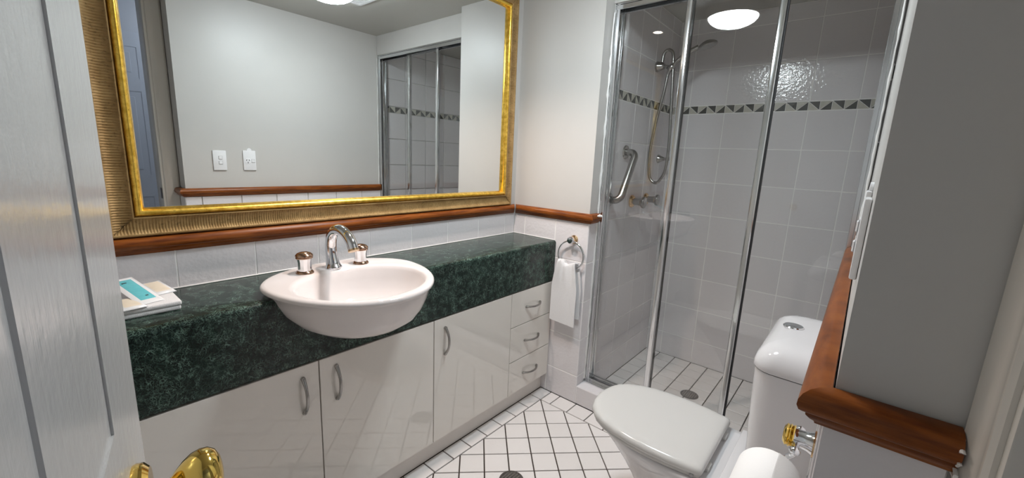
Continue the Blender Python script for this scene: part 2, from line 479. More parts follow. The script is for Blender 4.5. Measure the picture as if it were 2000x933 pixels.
# curb
cu = struct(box('shower_curb', TH, 0.165-TH, YW-0.004, YST+0.004, 0, 0.101-TH, 'pale_grout'))
cj = [0.48, 0.685, 0.890, 1.095, 1.30, 1.49]
grid_tiles('curb_tile', cj, [0, 0.101], (TH, 0, 0), (0, -1, 0), (0, 0, 1), TH, 'wall_tile', cu)
grid_tiles('curb_tile', [0.0, 0.165], [-c for c in cj[::-1]], (0, 0, 0.101-TH), (1, 0, 0), (0, 1, 0), TH, 'wall_tile', cu)
grid_tiles('curb_tile', [-c for c in cj[::-1]], [0, 0.101], (0.165-TH, 0, 0), (0, 1, 0), (0, 0, 1), TH, 'wall_tile', cu)

# hall beyond the door
struct(box('floor_hall', -3.2, 0.2, -2.9, -1.75, -0.08, -0.002, 'hall_floor'))
struct(box('wall_hall', -3.2, 0.2, -2.95, -2.702, 0, 2.5, 'hall_paint'))
struct(box('wall_hall_end', 0.2, 0.3, -2.95, -1.75, 0, 2.5, 'hall_paint'))
struct(box('wall_hall_start', -3.3, -3.2, -2.95, -1.75, 0, 2.5, 'hall_paint'))
struct(box('ceiling_hall', -3.3, 0.3, -2.95, -1.70, 2.45, 2.53, 'hall_paint'))
bm = bmesh.new()
a_box(bm, -3.3, DX0-0.14, -1.78, -1.75, 0, 2.5); a_box(bm, XC+0.2, 0.3, -1.78, -1.75, 0, 2.5); a_box(bm, XL-0.2, XC+0.2, -1.78, -1.75, CEIL, 2.5)
struct(finish(bm, 'wall_hall_near', 'hall_paint'))

# dado rails (moulded timber), kind structure
RAILP = [(0, 0.048), (0.012, 0.048), (0.020, 0.0455), (0.0265, 0.040), (0.030, 0.033), (0.0305, 0.026), (0.028, 0.0195), (0.024, 0.0165),
         (0.021, 0.0155), (0.0205, 0.012), (0.016, 0.0065), (0.0115, 0.003), (0.0105, 0), (0, 0)]
def rail(name, p0, p1, out, k0, k1, base=0.974):
    """k: -1 inner mitre, +1 outer mitre, 0 square"""
    p0 = Vector((p0[0], p0[1], base)); p1 = Vector((p1[0], p1[1], base)); d = (p1-p0).normalized(); out = Vector((out[0], out[1], 0))
    bm = bmesh.new(); rings = []
    L = (p1-p0).length; n = max(2, int(L/0.1))
    for i in range(n+1):
        t = i/n; r = []
        for o, z in RAILP:
            s = lerp(-k0*o, L+k1*o, t)
            r.append(p0 + d*s + out*o + Vector((0, 0, z)))
        rings.append(r)
    a_loft(bm, rings)
    return struct(finish(bm, name, 'wood', ang=40))
rail('trim_1', (XL, 0.006), (0, 0.006), (0, -1), 0, -1)
rail('trim_2', (0.006, 0), (0.006, YST), (-1, 0), -1, 1)
rail('trim_3', (0.006, YST+0.004), (0.078, YST+0.004), (0, -1), 1, 0)
rail('trim_4', (0.078, YW-0.005), (XC+0.004, YW-0.005), (0, 1), 0, 1)
rail('trim_5', (XC+0.004, YW-0.005), (XC+0.004, -1.604), (-1, 0), 1, 0)
# fillet of chipped paint where the rail meets the architrave, and along the frame edge
def lumpy(name, pts, r, mat):
    bm = bmesh.new(); rr = [r*random.uniform(0.6, 1.3) for _ in pts]; a_tube(bm, [Vector(p)+Vector([random.uniform(-1, 1)*r*0.25 for _ in '123']) for p in pts], rr, 8)
    return finish(bm, name, mat)
struct(lumpy('trim_6', [(XC+0.002-0.03*abs(math.sin(k)), -1.603, 0.972+0.0045*k) for k in range(11)], 0.0022, 'silicone'))
struct(lumpy('trim_7', [(0.074, YW+0.001, 0.11+0.03*k) for k in range(63)], 0.0035, 'silicone'))
struct(lumpy('trim_8', [(0.074, YST-0.003, 0.12+0.03*k) for k in range(62)], 0.005, 'silicone'))

struct(lumpy('trim_16', [(0.030+0.005*k, YST-0.026-0.003*math.sin(k*2), 1.012+0.004*math.sin(k*1.7)) for k in range(10)], 0.004, 'silicone'))
# architraves round the door opening
def architrave(name, x0, x1):   # x0 = inner edge (at the opening), x1 = outer edge
    s = 1 if x1 > x0 else -1; W = abs(x1-x0)
    prof = [(0, 0), (0, 0.008), (0.004, 0.012), (0.010, 0.0125), (0.018, 0.010), (0.030, 0.0115), (0.042, 0.016), (W-0.008, 0.018), (W, 0.014), (W, 0)]
    bm = bmesh.new()
    a_loft(bm, [[(x0+s*a, YE+b, z) for a, b in prof] for z in (0, 1.0, 2.11)])
    return struct(finish(bm, name, 'trim_paint', ang=25))
architrave('trim_9', DX1+0.004, XC+0.004)
architrave('trim_10', DX0+0.006, DX0-0.046)
box_j = struct(box('trim_11', DX1-0.008, DX1+0.006, -1.76, YE+0.004, 0, 2.05, 'trim_paint', bev=0.002))
struct(box('trim_12', DX0-0.006, DX0+0.008, -1.76, YE+0.004, 0, 2.05, 'trim_paint', bev=0.002))
struct(box('trim_13', DX0, DX1, -1.76, YE+0.016, 2.045, 2.11, 'trim_paint', bev=0.002))
sp = box('strike_plate', DX1-0.0105, DX1-0.0078, -1.665, -1.632, 0.955, 1.015, 'drain_metal', box_j)

# ------------------------------------------------------------------ bathroom door (open, at the left)
def panel_door(name, E, ang, leaf, thick, paint, cols, rows, face=+1, g=0.0115):
    """E = free edge corner on the visible face; leaf runs from E back along -d; face normal n"""
    a = math.radians(ang); d = Vector((math.sin(a), math.cos(a), 0)); nrm = Vector((d.y, -d.x, 0))*face
    root = bpy.data.objects.new(name, None); COL.objects.link(root); root.location = (E[0]-d.x*leaf, E[1]-d.y*leaf, 0)
    root['kind'] = 'structure'
    def P(s, z, o): return Vector((E[0], E[1], 0)) - d*s + nrm*o + Vector((0, 0, z))
    H0, H1 = 0.012, 2.035
    ss = [0]; zz = [H0]
    for c in cols: ss += list(c)
    ss.append(leaf)
    for r in rows: zz += list(r)
    zz.append(H1)
    # leaf: front grid with panel holes + back slab
    bm = bmesh.new()
    V = {}
    def vert(i, j):
        if (i, j) not in V: V[(i, j)] = bm.verts.new(P(ss[i], zz[j], 0))
        return V[(i, j)]
    for i in range(len(ss)-1):
        for j in range(len(zz)-1):
            if i % 2 == 1 and j % 2 == 1: continue
            bm.faces.new((vert(i, j), vert(i+1, j), vert(i+1, j+1), vert(i, j+1)))
    bnd = [e for e in bm.edges if len(e.link_faces) == 1]
    ex = bmesh.ops.extrude_edge_only(bm, edges=bnd)
    bmesh.ops.translate(bm, verts=[v for v in ex['geom'] if isinstance(v, bmesh.types.BMVert)], vec=-nrm*g*0.16)
    body = finish(bm, 'leaf_face', paint, root, ang=30)
    bm = bmesh.new()
    a_loft(bm, [[P(0.0005, H0, -g), P(leaf, H0, -g), P(leaf, H1, -g), P(0.0005, H1, -g)], [P(0.0005, H0, -thick), P(leaf, H0, -thick), P(leaf, H1, -thick), P(0.0005, H1, -thick)]])
    finish(bm, 'leaf_core', paint, root, smooth=False)
    for c in cols:
        for r in rows:
            bm = bmesh.new(); rings = []
            for ins, o in ((0.0, -g*0.14), (0.0006, -g*0.16), (0.0009, -g*0.34), (0.0032, -g*0.92), (0.005, -g), (0.009, -g*0.95), (0.039, -g*0.18), (0.0405, 0.0)):
                rings.append([P(c[0]+ins, r[0]+ins, o), P(c[1]-ins, r[0]+ins, o), P(c[1]-ins, r[1]-ins, o), P(c[0]+ins, r[1]-ins, o)])
            a_loft(bm, rings)
            finish(bm, 'raised_panel', paint, root, ang=8)
    return root, P, nrm, d
E1 = (-1.742, -1.010)
d1, DP, DN, DD = panel_door('door_1', E1, 12, 0.62, 0.035, 'door_paint', [(0.115, 0.292), (0.332, 0.50)], [(0.22, 0.90), (1.080, 1.66), (1.75, 1.93)])
kn = DP(0.080, 1.000, 0)
KS = 1.15
ro = lathe('rosette', [(r*0.92, t*KS) for r, t in [(0, 0), (0.0285, 0), (0.0295, 0.002), (0.0285, 0.006), (0.024, 0.009), (0.0, 0.0095)]], kn, DN, 'brass', d1, 36)
lathe('knob', [(r*0.97, 0.004+t*0.85) for r, t in [(0, 0.006), (0.0105, 0.006), (0.0115, 0.009), (0.0105, 0.012), (0.0075, 0.0135), (0.0072, 0.019), (0.009, 0.0225), (0.0135, 0.0265), (0.0185, 0.032),
               (0.0225, 0.0385), (0.0243, 0.0455), (0.0238, 0.052), (0.0205, 0.0578), (0.0145, 0.0615), (0.007, 0.0632), (0, 0.0636)]], kn, DN, 'brass', d1, 40, ang=60)
# hall door seen in the mirror
panel_door('door_2', (-1.03, -2.665), 90, 0.72, 0.035, 'hall_door_paint', [(0.105, 0.325), (0.40, 0.615)], [(0.20, 0.865), (1.03, 1.63), (1.72, 1.935)], face=-1, g=0.016)

# ------------------------------------------------------------------ vanity
CT, CB, CD, FD = 0.86, 0.6445, -0.293, -0.291
BXC = -1.14
def basin_ring(a, cy, bf, bb, z, n=96, p=2.0):
    r = []
    for i in range(n):
        t = 2*PI*i/n; c, s = math.cos(t), math.sin(t)
        x = a*math.copysign(abs(c)**(2/p), c); y = (bb if s > 0 else bf)*math.copysign(abs(s)**(2/p), s)
        r.append(Vector((BXC+x, cy+y, z)))
    return r
OUTER = [(0.05, -0.345, 0.05, 0.05, 0.742), (0.10, -0.342, 0.095, 0.10, 0.745), (0.142, -0.333, 0.150, 0.13, 0.756), (0.179, -0.316, 0.200, 0.15, 0.778),
         (0.204, -0.298, 0.239, 0.16, 0.806), (0.223, -0.279, 0.275, 0.167, 0.842), (0.234, -0.266, 0.2985, 0.172, 0.870)]
def countertop():
    prof = []
    for k in range(7):
        t = PI/2*k/6; prof.append((CD+0.014-0.014*math.sin(t), CT-0.014+0.014*math.cos(t)))
    prof += [(CD, CB+0.004), (CD+0.004, CB), (0.0, CB), (0.0, CT)]
    bm = bmesh.new(); a_loft(bm, [[(x, y, z) for y, z in prof] for x in (XL, 0.0)])
    bmesh.ops.recalc_face_normals(bm, faces=bm.faces)
    me = bpy.data.meshes.new('a'); bm.to_mesh(me); bm.free(); o = bpy.data.objects.new('a', me); COL.objects.link(o)
    bm = bmesh.new(); cut = [(a-0.003, c, f-0.003, b-0.003, z+0.001) for a, c, f, b, z in OUTER]
    cut.append(cut[-1][:4]+(0.95,))
    a_loft(bm, [basin_ring(*q, 64) for q in cut])
    bmesh.ops.recalc_face_normals(bm, faces=bm.faces)
    mc = bpy.data.meshes.new('c'); bm.to_mesh(mc); bm.free(); c = bpy.data.objects.new('c', mc); COL.objects.link(c)
    md = o.modifiers.new('b', 'BOOLEAN'); md.operation = 'DIFFERENCE'; md.object = c; md.solver = 'EXACT'
    dg = bpy.context.evaluated_depsgraph_get()
    res = bpy.data.meshes.new_from_object(o.evaluated_get(dg))
    bm = bmesh.new(); bm.from_mesh(res)
    bpy.data.objects.remove(o); bpy.data.objects.remove(c)
    return finish(bm, 'countertop', 'marble')
tag(countertop(), 'dark green marbled countertop with deep front edge, running below the gold mirror', 'countertop')

struct(box('trim_14', XL, -0.001, -0.004, 0.0, CT, CT+0.004, 'silicone', None, 0.0012, 1))
struct(box('trim_15', -0.004, 0.0, CD+0.01, -0.004, CT, CT+0.004, 'silicone', None, 0.0012, 1))
def bow_handle(parent, p, axis, length):
    """p = centre on the door face, axis = 'Z' or 'X'; bows out towards -Y"""
    pts = []; rad = []
    ax = Vector((0, 0, 1)) if axis == 'Z' else Vector((1, 0, 0))
    n = 16
    for i in range(n+1):
        t = i/n*2-1
        pts.append(Vector(p) + ax*(t*length/2) + Vector((0, -1, 0))*(0.026*(1-abs(t)**2.4)))
        rad.append(0.0048 + 0.0022*abs(t)**3)
    bm = bmesh.new(); a_tube(bm, pts, rad, 10)
    for s in (-1, 1):
        q = Vector(p)+ax*(s*(length/2-0.002)); a_lathe(bm, [(0, 0), (0.0068, 0), (0.006, 0.007), (0, 0.008)], q, (0, -1, 0), 12)
    return finish(bm, 'handle', 'brushed', parent, ang=60)
ZB = 0.104
def front(name, parent, x0, x1, z0, z1):
    g = 0.0016
    return box(name, x0+g, x1-g, FD, FD+0.017, z0+g, z1-g, 'laminate', parent, 0.0012, 1)
def carcass(parent, x0, x1):
    bm = bmesh.new(); y0, y1 = FD+0.019, -0.002
    a_box(bm, x0, x0+0.016, y0, y1, ZB, CB-0.002); a_box(bm, x1-0.016, x1, y0, y1, ZB, CB-0.002)
    a_box(bm, x0+0.016, x1-0.016, y0, y1, ZB, ZB+0.016); a_box(bm, x0+0.016, x1-0.016, y1-0.006, y1, ZB+0.016, CB-0.002)
    a_box(bm, x0+0.016, x1-0.016, y0, y1, CB-0.018, CB-0.002)
    return finish(bm, 'carcass', 'laminate_edge', parent, smooth=False)
u1 = thing('vanity_cabinet', 'glossy cream two-door vanity cupboard below the basin', 'cabinet', (-1.258, -0.15, ZB))
carcass(u1, -1.708, -0.808)
bow_handle(front('door', u1, -1.708, -1.258, ZB, CB-0.003), (-1.308, FD, 0.5425), 'Z', 0.116)
bow_handle(front('door', u1, -1.258, -0.808, ZB, CB-0.003), (-1.204, FD, 0.546), 'Z', 0.116)
u2 = thing('vanity_cabinet', 'glossy cream single-door vanity cupboard next to the drawers', 'cabinet', (-0.573, -0.15, ZB))
carcass(u2, -0.8065, -0.339)
bow_handle(front('door', u2, -0.808, -0.339, ZB, CB-0.003), (-0.752, FD, 0.541), 'Z', 0.116)
u3 = thing('drawer_unit', 'glossy cream three-drawer vanity unit against the towel ring wall', 'drawers', (-0.17, -0.15, ZB))
carcass(u3, -0.3375, -0.004)
for z0, z1, hz in ((0.4655, CB-0.003, 0.551), (0.2825, 0.4655, 0.373), (ZB, 0.2825, 0.194)):
    bow_handle(front('drawer', u3, -0.339, -0.004, z0, z1), (-0.17, FD, hz), 'X', 0.116)
u0 = thing('vanity_cabinet', 'cream end cupboard of the vanity behind the open door', 'cabinet', (-1.83, -0.15, ZB))
carcass(u0, XL+0.002, -1.7095); front('door', u0, XL+0.002, -1.7095, ZB, CB-0.003)
tag(box('kickboard', XL+0.002, -0.001, -0.25, -0.234, 0.0005, ZB-0.001, 'kick', None, 0.001, 1), 'cream recessed kickboard under the vanity cupboards', 'kickboard')

# basin
def basin():
    t = thing('basin', 'white oval semi-recessed basin with pinkish sheen set in the green counter', 'basin', (BXC, -0.33, 0.745))
    R = []
    n = 96
    def ring(*a): R.append(basin_ring(*a))
    cy = -0.264
    for q in OUTER: ring(*q)
    ring(0.2425, cy, 0.3000, 0.1775, 0.8725); ring(0.2485, cy, 0.3038, 0.1825, 0.876); ring(0.250, cy, 0.305, 0.184, 0.8805); ring(0.2485, cy, 0.3035, 0.1825, 0.8855)
    ring(0.244, cy, 0.299, 0.178, 0.8895); ring(0.236, cy, 0.292, 0.170, 0.891)
    ring(0.205, -0.345, 0.198, 0.165, 0.8905); ring(0.198, -0.352, 0.186, 0.160, 0.889)
    ring(0.194, -0.354, 0.180, 0.156, 0.885); ring(0.190, -0.355, 0.175, 0.152, 0.876)
    ring(0.180, -0.355, 0.163, 0.145, 0.850); ring(0.164, -0.352, 0.145, 0.135, 0.822); ring(0.138, -0.348, 0.12, 0.115, 0.795); ring(0.10, -0.345, 0.088, 0.088, 0.773)
    ring(0.06, -0.342, 0.055, 0.055, 0.763); ring(0.022, -0.34, 0.022, 0.022, 0.760)
    bm = bmesh.new(); a_loft(bm, R)
    finish(bm, 'bowl', 'porcelain', t, ang=60)
    lathe('waste', [(0, 0), (0.021, 0), (0.0225, 0.003), (0.020, 0.0045), (0.010, 0.003), (0, 0.003)], (BXC, -0.34, 0.7595), (0, 0, 1), 'chrome', t)
    bm = bmesh.new(); a_box(bm, BXC-0.022, BXC+0.008, -0.1965, -0.1935, 0.8865, 0.8885, 0.0006, 1)
    finish(bm, 'maker_mark', 'grey_plastic', t)
    return t
basin()
def tap(x, y, label):
    t = thing('tap', label, 'tap', (x, y, 0.890), 'basin taps')
    lathe('base_ring', [(0, 0), (0.0265, 0), (0.0265, 0.004), (0.024, 0.008), (0.019, 0.0105), (0, 0.0105)], (x, y, 0.8895), (0, 0, 1), 'copper', t, 32)
    lathe('body', [(0, 0.0095), (0.0205, 0.0095), (0.0200, 0.022), (0.0200, 0.036), (0.0220, 0.046), (0.0225, 0.050), (0, 0.050)], (x, y, 0.8895), (0, 0, 1), 'chrome', t, 12, ang=20)
    lathe('cap', [(0, 0.049), (0.0245, 0.049), (0.026, 0.0515), (0.0245, 0.054), (0.0265, 0.0565), (0.0255, 0.0605), (0.020, 0.0655), (0.011, 0.0688), (0, 0.0695)], (x, y, 0.8895), (0, 0, 1), 'copper', t, 32)
tap(-1.236, -0.175, 'chrome and copper basin tap left of the curved spout')
tap(-1.044, -0.175, 'chrome and copper basin tap right of the curved spout')
def spout():
    t = thing('basin_spout', 'curved chrome swan-neck spout standing behind the oval basin', 'spout', (BXC, -0.165, 0.89))
    ctrl = [(BXC, -0.170, 0.8895), (BXC, -0.166, 0.905), (BXC, -0.160, 0.935), (BXC, -0.158, 0.965), (BXC, -0.166, 0.995), (BXC, -0.190, 1.018), (BXC, -0.225, 1.026), (BXC, -0.262, 1.017), (BXC, -0.290, 0.997), (BXC, -0.303, 0.975)]
    pts = spline(ctrl, 6); m = len(pts)
    rad = []
    for i in range(m):
        t_ = i/(m-1)
        rad.append(0.0165 + 0.0030*max(0, 1-t_/0.8) + 0.0085*max(0, 1-t_/0.22)**1.6)
    tube('neck', pts, rad, 'chrome', t, 20)
    dv = (pts[-1]-pts[-2]).normalized()
    lathe('outlet_ring', [(0, -0.001), (0.0165, -0.001), (0.017, 0.002), (0.0165, 0.005), (0.011, 0.0055), (0, 0.0055)], pts[-1], dv, 'old_gold', t)
    lathe('foot', [(0, 0), (0.0265, 0), (0.0265, 0.002), (0.024, 0.004), (0, 0.004)], (BXC, -0.170, 0.8895), (0, 0, 1), 'chrome', t)
spout()

# ------------------------------------------------------------------ mirror
def mirror():
    t = thing('mirror', 'large wall mirror in ribbed bronze and gold frame above the vanity', 'mirror', (-0.853, TH, 1.022))
    x0, x1, z0, z1 = -1.578, -0.128, 1.101, 1.998
    box('mirror_glass', x0-0.006, x1+0.006, -0.002, 0.004, z0-0.006, z1+0.006, 'mirror', t)
    sides = (((x0, z0), (1, 0), (0, -1), x1-x0), ((x1, z0), (0, 1), (1, 0), z1-z0), ((x1, z1), (-1, 0), (0, 1), x1-x0), ((x0, z1), (0, -1), (-1, 0), z1-z0))
    bead = [(0.0, 0.002), (0.0, 0.010), (0.003, 0.018), (0.008, 0.0255), (0.013, 0.0275), (0.018, 0.025), (0.0215, 0.019), (0.0225, 0.012), (0.0225, 0.002)]
    cove = [(0.0225, 0.0), (0.0225, 0.016), (0.025, 0.0225), (0.027, 0.023), (0.0285, 0.020), (0.036, 0.0155), (0.046, 0.0135), (0.057, 0.0145), (0.066, 0.0175), (0.069, 0.019), (0.071, 0.0205), (0.075, 0.0195), (0.077, 0.016), (0.077, 0.0)]
    PITCH = 0.0068
    for org, dr, out, L in sides:
        d = Vector((dr[0], 0, dr[1])); o_ = Vector((out[0], 0, out[1])); p0 = Vector((org[0], 0.004, org[1]))
        bm = bmesh.new(); rings = []
        for s in (0, 1):
            rings.append([p0 + d*(-o if s == 0 else L+o) + o_*o + Vector((0, -y, 0)) for o, y in bead])
        a_loft(bm, rings); finish(bm, 'gold_bead', 'gold', t, ang=50)
        bm = bmesh.new(); rings = []
        ns = int((L+0.16)/PITCH*4)
        for i in range(ns+1):
            s0 = -0.08 + i*PITCH/4; r = []
            ph = i % 4
            for o, y in cove:
                s = min(max(s0, -o), L+o)
                amp = 0.0014 if 0.028 < o < 0.067 else 0.0
                yy = y + amp*(1, 0.15, -1, 0.15)[ph]
                r.append(p0 + d*s + o_*o + Vector((0, -yy, 0)))
            rings.append(r)
        a_loft(bm, rings)
        bmesh.ops.remove_doubles(bm, verts=bm.verts, dist=1e-5)
        finish(bm, 'ribbed_moulding', 'bronze', t, ang=80)
mirror()

# ------------------------------------------------------------------ shower screen
def shower_screen():
    t = thing('shower_screen', 'three-panel clear glass shower screen in polished aluminium frame', 'shower screen', (0.12, -0.985, 0.101))
    ya, yb = YST-0.001, YW+0.001
    zb, zt = 0.102, 1.989
    def jamb(y, s):
        bm = bmesh.new()
        a_box(bm, 0.082, 0.150, y, y-s*0.010, zb, zt, 0.0015, 1)
        a_box(bm, 0.084, 0.096, y-s*0.010, y-s*0.024, zb, zt, 0.0015, 1)
        a_box(bm, 0.104, 0.111, y-s*0.010, y-s*0.022, zb, zt, 0.001, 1)
        a_box(bm, 0.135, 0.148, y-s*0.010, y-s*0.024, zb, zt, 0.0015, 1)
        o = finish(bm, 'jamb', 'alu', t)
        bm = bmesh.new(); a_box(bm, 0.0965, 0.1035, y-s*0.010, y-s*0.0195, zb, zt); finish(bm, 'seal', 'rubber', o)
    jamb(ya, 1); jamb(yb, -1)
    bm = bmesh.new()
    a_box(bm, 0.082, 0.150, ya, yb, 1.9835, zt, 0.001, 1); a_box(bm, 0.082, 0.090, ya, yb, 1.962, 1.981, 0.001, 1); a_box(bm, 0.142, 0.150, ya, yb, 1.962, 1.9835, 0.001, 1)
    hd = finish(bm, 'header_track', 'alu', t)
    box('shadow_gap', 0.085, 0.100, ya, yb, 1.9805, 1.984, 'rubber', hd)
    bm = bmesh.new()
    a_box(bm, 0.066, 0.150, ya, yb, zb-0.0005, zb+0.006, 0.001, 1); a_box(bm, 0.088, 0.094, ya, yb, zb+0.006, zb+0.020, 0.001, 1); a_box(bm, 0.140, 0.147, ya, yb, zb+0.006, zb+0.018, 0.001, 1)
    finish(bm, 'sill_track', 'alu', t)
    def panel(y0, y1, x, w0, w1):
        g = box('glass_pane', x-0.0025, x+0.0025, y0, y1, zb+0.014, 1.972, 'glass', t)
        for y, wd in ((y0, w0), (y1, w1)):
            if not wd: continue
            bm = bmesh.new()
            a_box(bm, x-0.012, x+0.012, y-wd/2, y+wd/2, zb+0.010, 1.974, 0.005, 3)
            st = finish(bm, 'stile', 'alu', g)
        box('top_rail', x-0.009, x+0.009, y0, y1, 1.957, 1.974, 'alu', g, 0.002, 1)
        box('bottom_rail', x-0.008, x+0.008, y0, y1, zb+0.007, zb+0.021, 'alu', g, 0.002, 1)
        box('seal', x-0.0095, x-0.0085, y0, y1, 1.9545, 1.9575, 'rubber', g)
        return g
    g1 = panel(-0.492, -0.803, 0.123, 0.012, 0)
    g2 = panel(-0.812, -1.158, 0.108, 0.024, 0)
    g3 = panel(-1.150, -1.478, 0.124, 0.024, 0.012)
    box('seal', 0.118, 0.130, -1.1625, -1.168, zb+0.012, 1.972, 'rubber', g3)
    box('seal', 0.118, 0.130, -0.8235, -0.827, zb+0.012, 1.972, 'rubber', g1)
shower_screen()

# ------------------------------------------------------------------ shower fittings
def hand_shower():
    X = 0.62
    t = thing('hand_shower', 'hand shower with looped steel hose on the shower side wall', 'shower', (X, YST, 1.80))
    lathe('wall_flange', [(0, 0), (0.028, 0), (0.029, 0.004), (0.025, 0.016), (0.019, 0.032), (0.017, 0.044), (0, 0.044)], (X, YST, 1.814), (0, -1, 0), 'steel', t)
    tube('outlet_arm', [(X, YST-0.040, 1.812), (X, YST-0.072, 1.806)], 0.0095, 'steel', t)
    lathe('holder', [(0, -0.020), (0.014, -0.020), (0.0175, -0.010), (0.0175, 0.010), (0.014, 0.018), (0, 0.018)], (X, -0.563, 1.802), (0.05, -0.75, 0.6), 'steel', t)
    hpts = spline([(X, -0.548, 1.768), (X, -0.566, 1.806), (X, -0.605, 1.842), (X, -0.650, 1.872), (X+0.005, -0.695, 1.892)], 6)
    tube('handle', hpts, [0.0095+0.004*i/(len(hpts)-1) for i in range(len(hpts))], 'steel', t)
    ax = Vector((0.05, -0.28, -0.95)).normalized()
    lathe('spray_head', [(0, -0.020), (0.018, -0.018), (0.036, -0.010), (0.047, 0.0), (0.048, 0.007), (0.043, 0.012), (0, 0.013)], (X+0.006, -0.740, 1.900), ax, 'brushed', t, 32)
    hose = spline([(X, YST-0.030, 1.836), (X, -0.513, 1.872), (X, -0.525, 1.893), (X, -0.545, 1.896), (X, -0.566, 1.872), (X, -0.574, 1.80), (X+0.005, -0.585, 1.60), (X+0.005, -0.596, 1.40), (X+0.005, -0.592, 1.25),
                   (X, -0.567, 1.185), (X, -0.540, 1.168), (X, -0.508, 1.195), (X, -0.494, 1.27), (X, -0.493, 1.37), (X, -0.512, 1.53), (X, -0.538, 1.68), (X, -0.548, 1.768)], 9)
    tube('hose', hose, 0.0084, 'brushed', t, 10)
hand_shower()
def hook():
    t = thing('shower_hook', 'small conical steel hand shower holder low on the shower side wall', 'holder', (0.79, YST, 1.308))
    lathe('flange', [(0, 0), (0.026, 0), (0.026, 0.004), (0.016, 0.024), (0.011, 0.036), (0, 0.036)], (0.785, YST, 1.308), (0, -1, 0), 'steel', t)
    tube('peg', [(0.785, YST-0.034, 1.308), (0.785, YST-0.085, 1.312)], [0.008, 0.0125], 'steel', t)
hook()
def shower_tap(x, z, label):
    t = thing('shower_tap', label, 'tap', (x, YST, z), 'shower taps')
    lathe('collar', [(r*1.3, q*1.3) for r, q in [(0, 0), (0.027, 0), (0.0275, 0.004), (0.024, 0.009), (0.016, 0.013), (0, 0.013)]], (x, YST, z), (0, -1, 0), 'old_gold', t)
    lathe('body', [(r*1.3, q*1.3) for r, q in [(0, 0.010), (0.015, 0.010), (0.0145, 0.030), (0.017, 0.045), (0.022, 0.052), (0, 0.052)]], (x, YST, z), (0, -1, 0), 'steel', t, 12, ang=20)
    lathe('cap', [(r*1.3, q*1.3) for r, q in [(0, 0.051), (0.024, 0.051), (0.0255, 0.055), (0.024, 0.061), (0.012, 0.066), (0, 0.067)]], (x, YST, z), (0, -1, 0), 'steel', t)
shower_tap(0.46, 1.062, 'gold-collared chrome shower tap beside the grab bar')
shower_tap(0.655, 1.066, 'gold-collared chrome shower tap nearer the shower back wall')
def grab_bar():
    t = thing('grab_bar', 'bent stainless grab bar on the shower side wall', 'grab bar', (0.255, YST, 1.2))
    A = Vector((0.325, YST, 1.331)); B = Vector((0.185, YST, 1.084))
    for p in (A, B):
        lathe('flange', [(0, 0), (0.036, 0), (0.037, 0.003), (0.034, 0.008), (0.018, 0.010), (0, 0.010)], p, (0, -1, 0), 'steel', t)
    o = Vector((0, -0.060, 0)); d = (B-A).normalized()
    r = 0.034
    pts = [A+Vector((0, -0.006, 0)), A+o+Vector((0, r, 0))]
    for k in range(1, 8):
        th = PI/2*k/8; pts.append(A+o+Vector((0, r, 0))+Vector((0, -r, 0))*math.sin(th)+d*r*(1-math.cos(th)))
    pts += [A+o+d*r, B+o-d*r]
    for k in range(1, 8):
        th = PI/2*k/8; pts.append(B+o-d*r+d*r*math.sin(th)+Vector((0, r, 0))*(1-math.cos(th)))
    pts += [B+o+Vector((0, r, 0)), B+Vector((0, -0.006, 0))]
    tube('bar', pts, 0.0185, 'brushed', t, 18)
grab_bar()
def drain(x, y, r, label):
    t = thing('floor_drain', label, 'drain', (x, y, 0.0))
    lathe('ring', [(r*0.80, 0.0002), (r, 0.0002), (r, 0.002), (r*0.93, 0.0042), (r*0.82, 0.0042), (r*0.80, 0.003)], (x, y, 0), (0, 0, 1), 'drain_metal', t, 36)
    lathe('sump', [(0, 0.0002), (r*0.82, 0.0002), (r*0.82, 0.0008), (0, 0.0008)], (x, y, 0), (0, 0, 1), 'slot', t, 30)
    n = 7
    for k in range(n):
        o = -r*0.8 + (k+0.5)*r*1.6/n; hl = math.sqrt(max(0, (r*0.82)**2-o*o))
        box('bar', x-hl, x+hl, y+o-r*0.06, y+o+r*0.06, 0.001, 0.0038, 'brushed', t)
drain(0.532, -0.908, 0.048, 'round slotted metal drain in the shower floor')
drain(-0.645, -0.583, 0.050, 'round slotted metal drain in the bathroom floor')

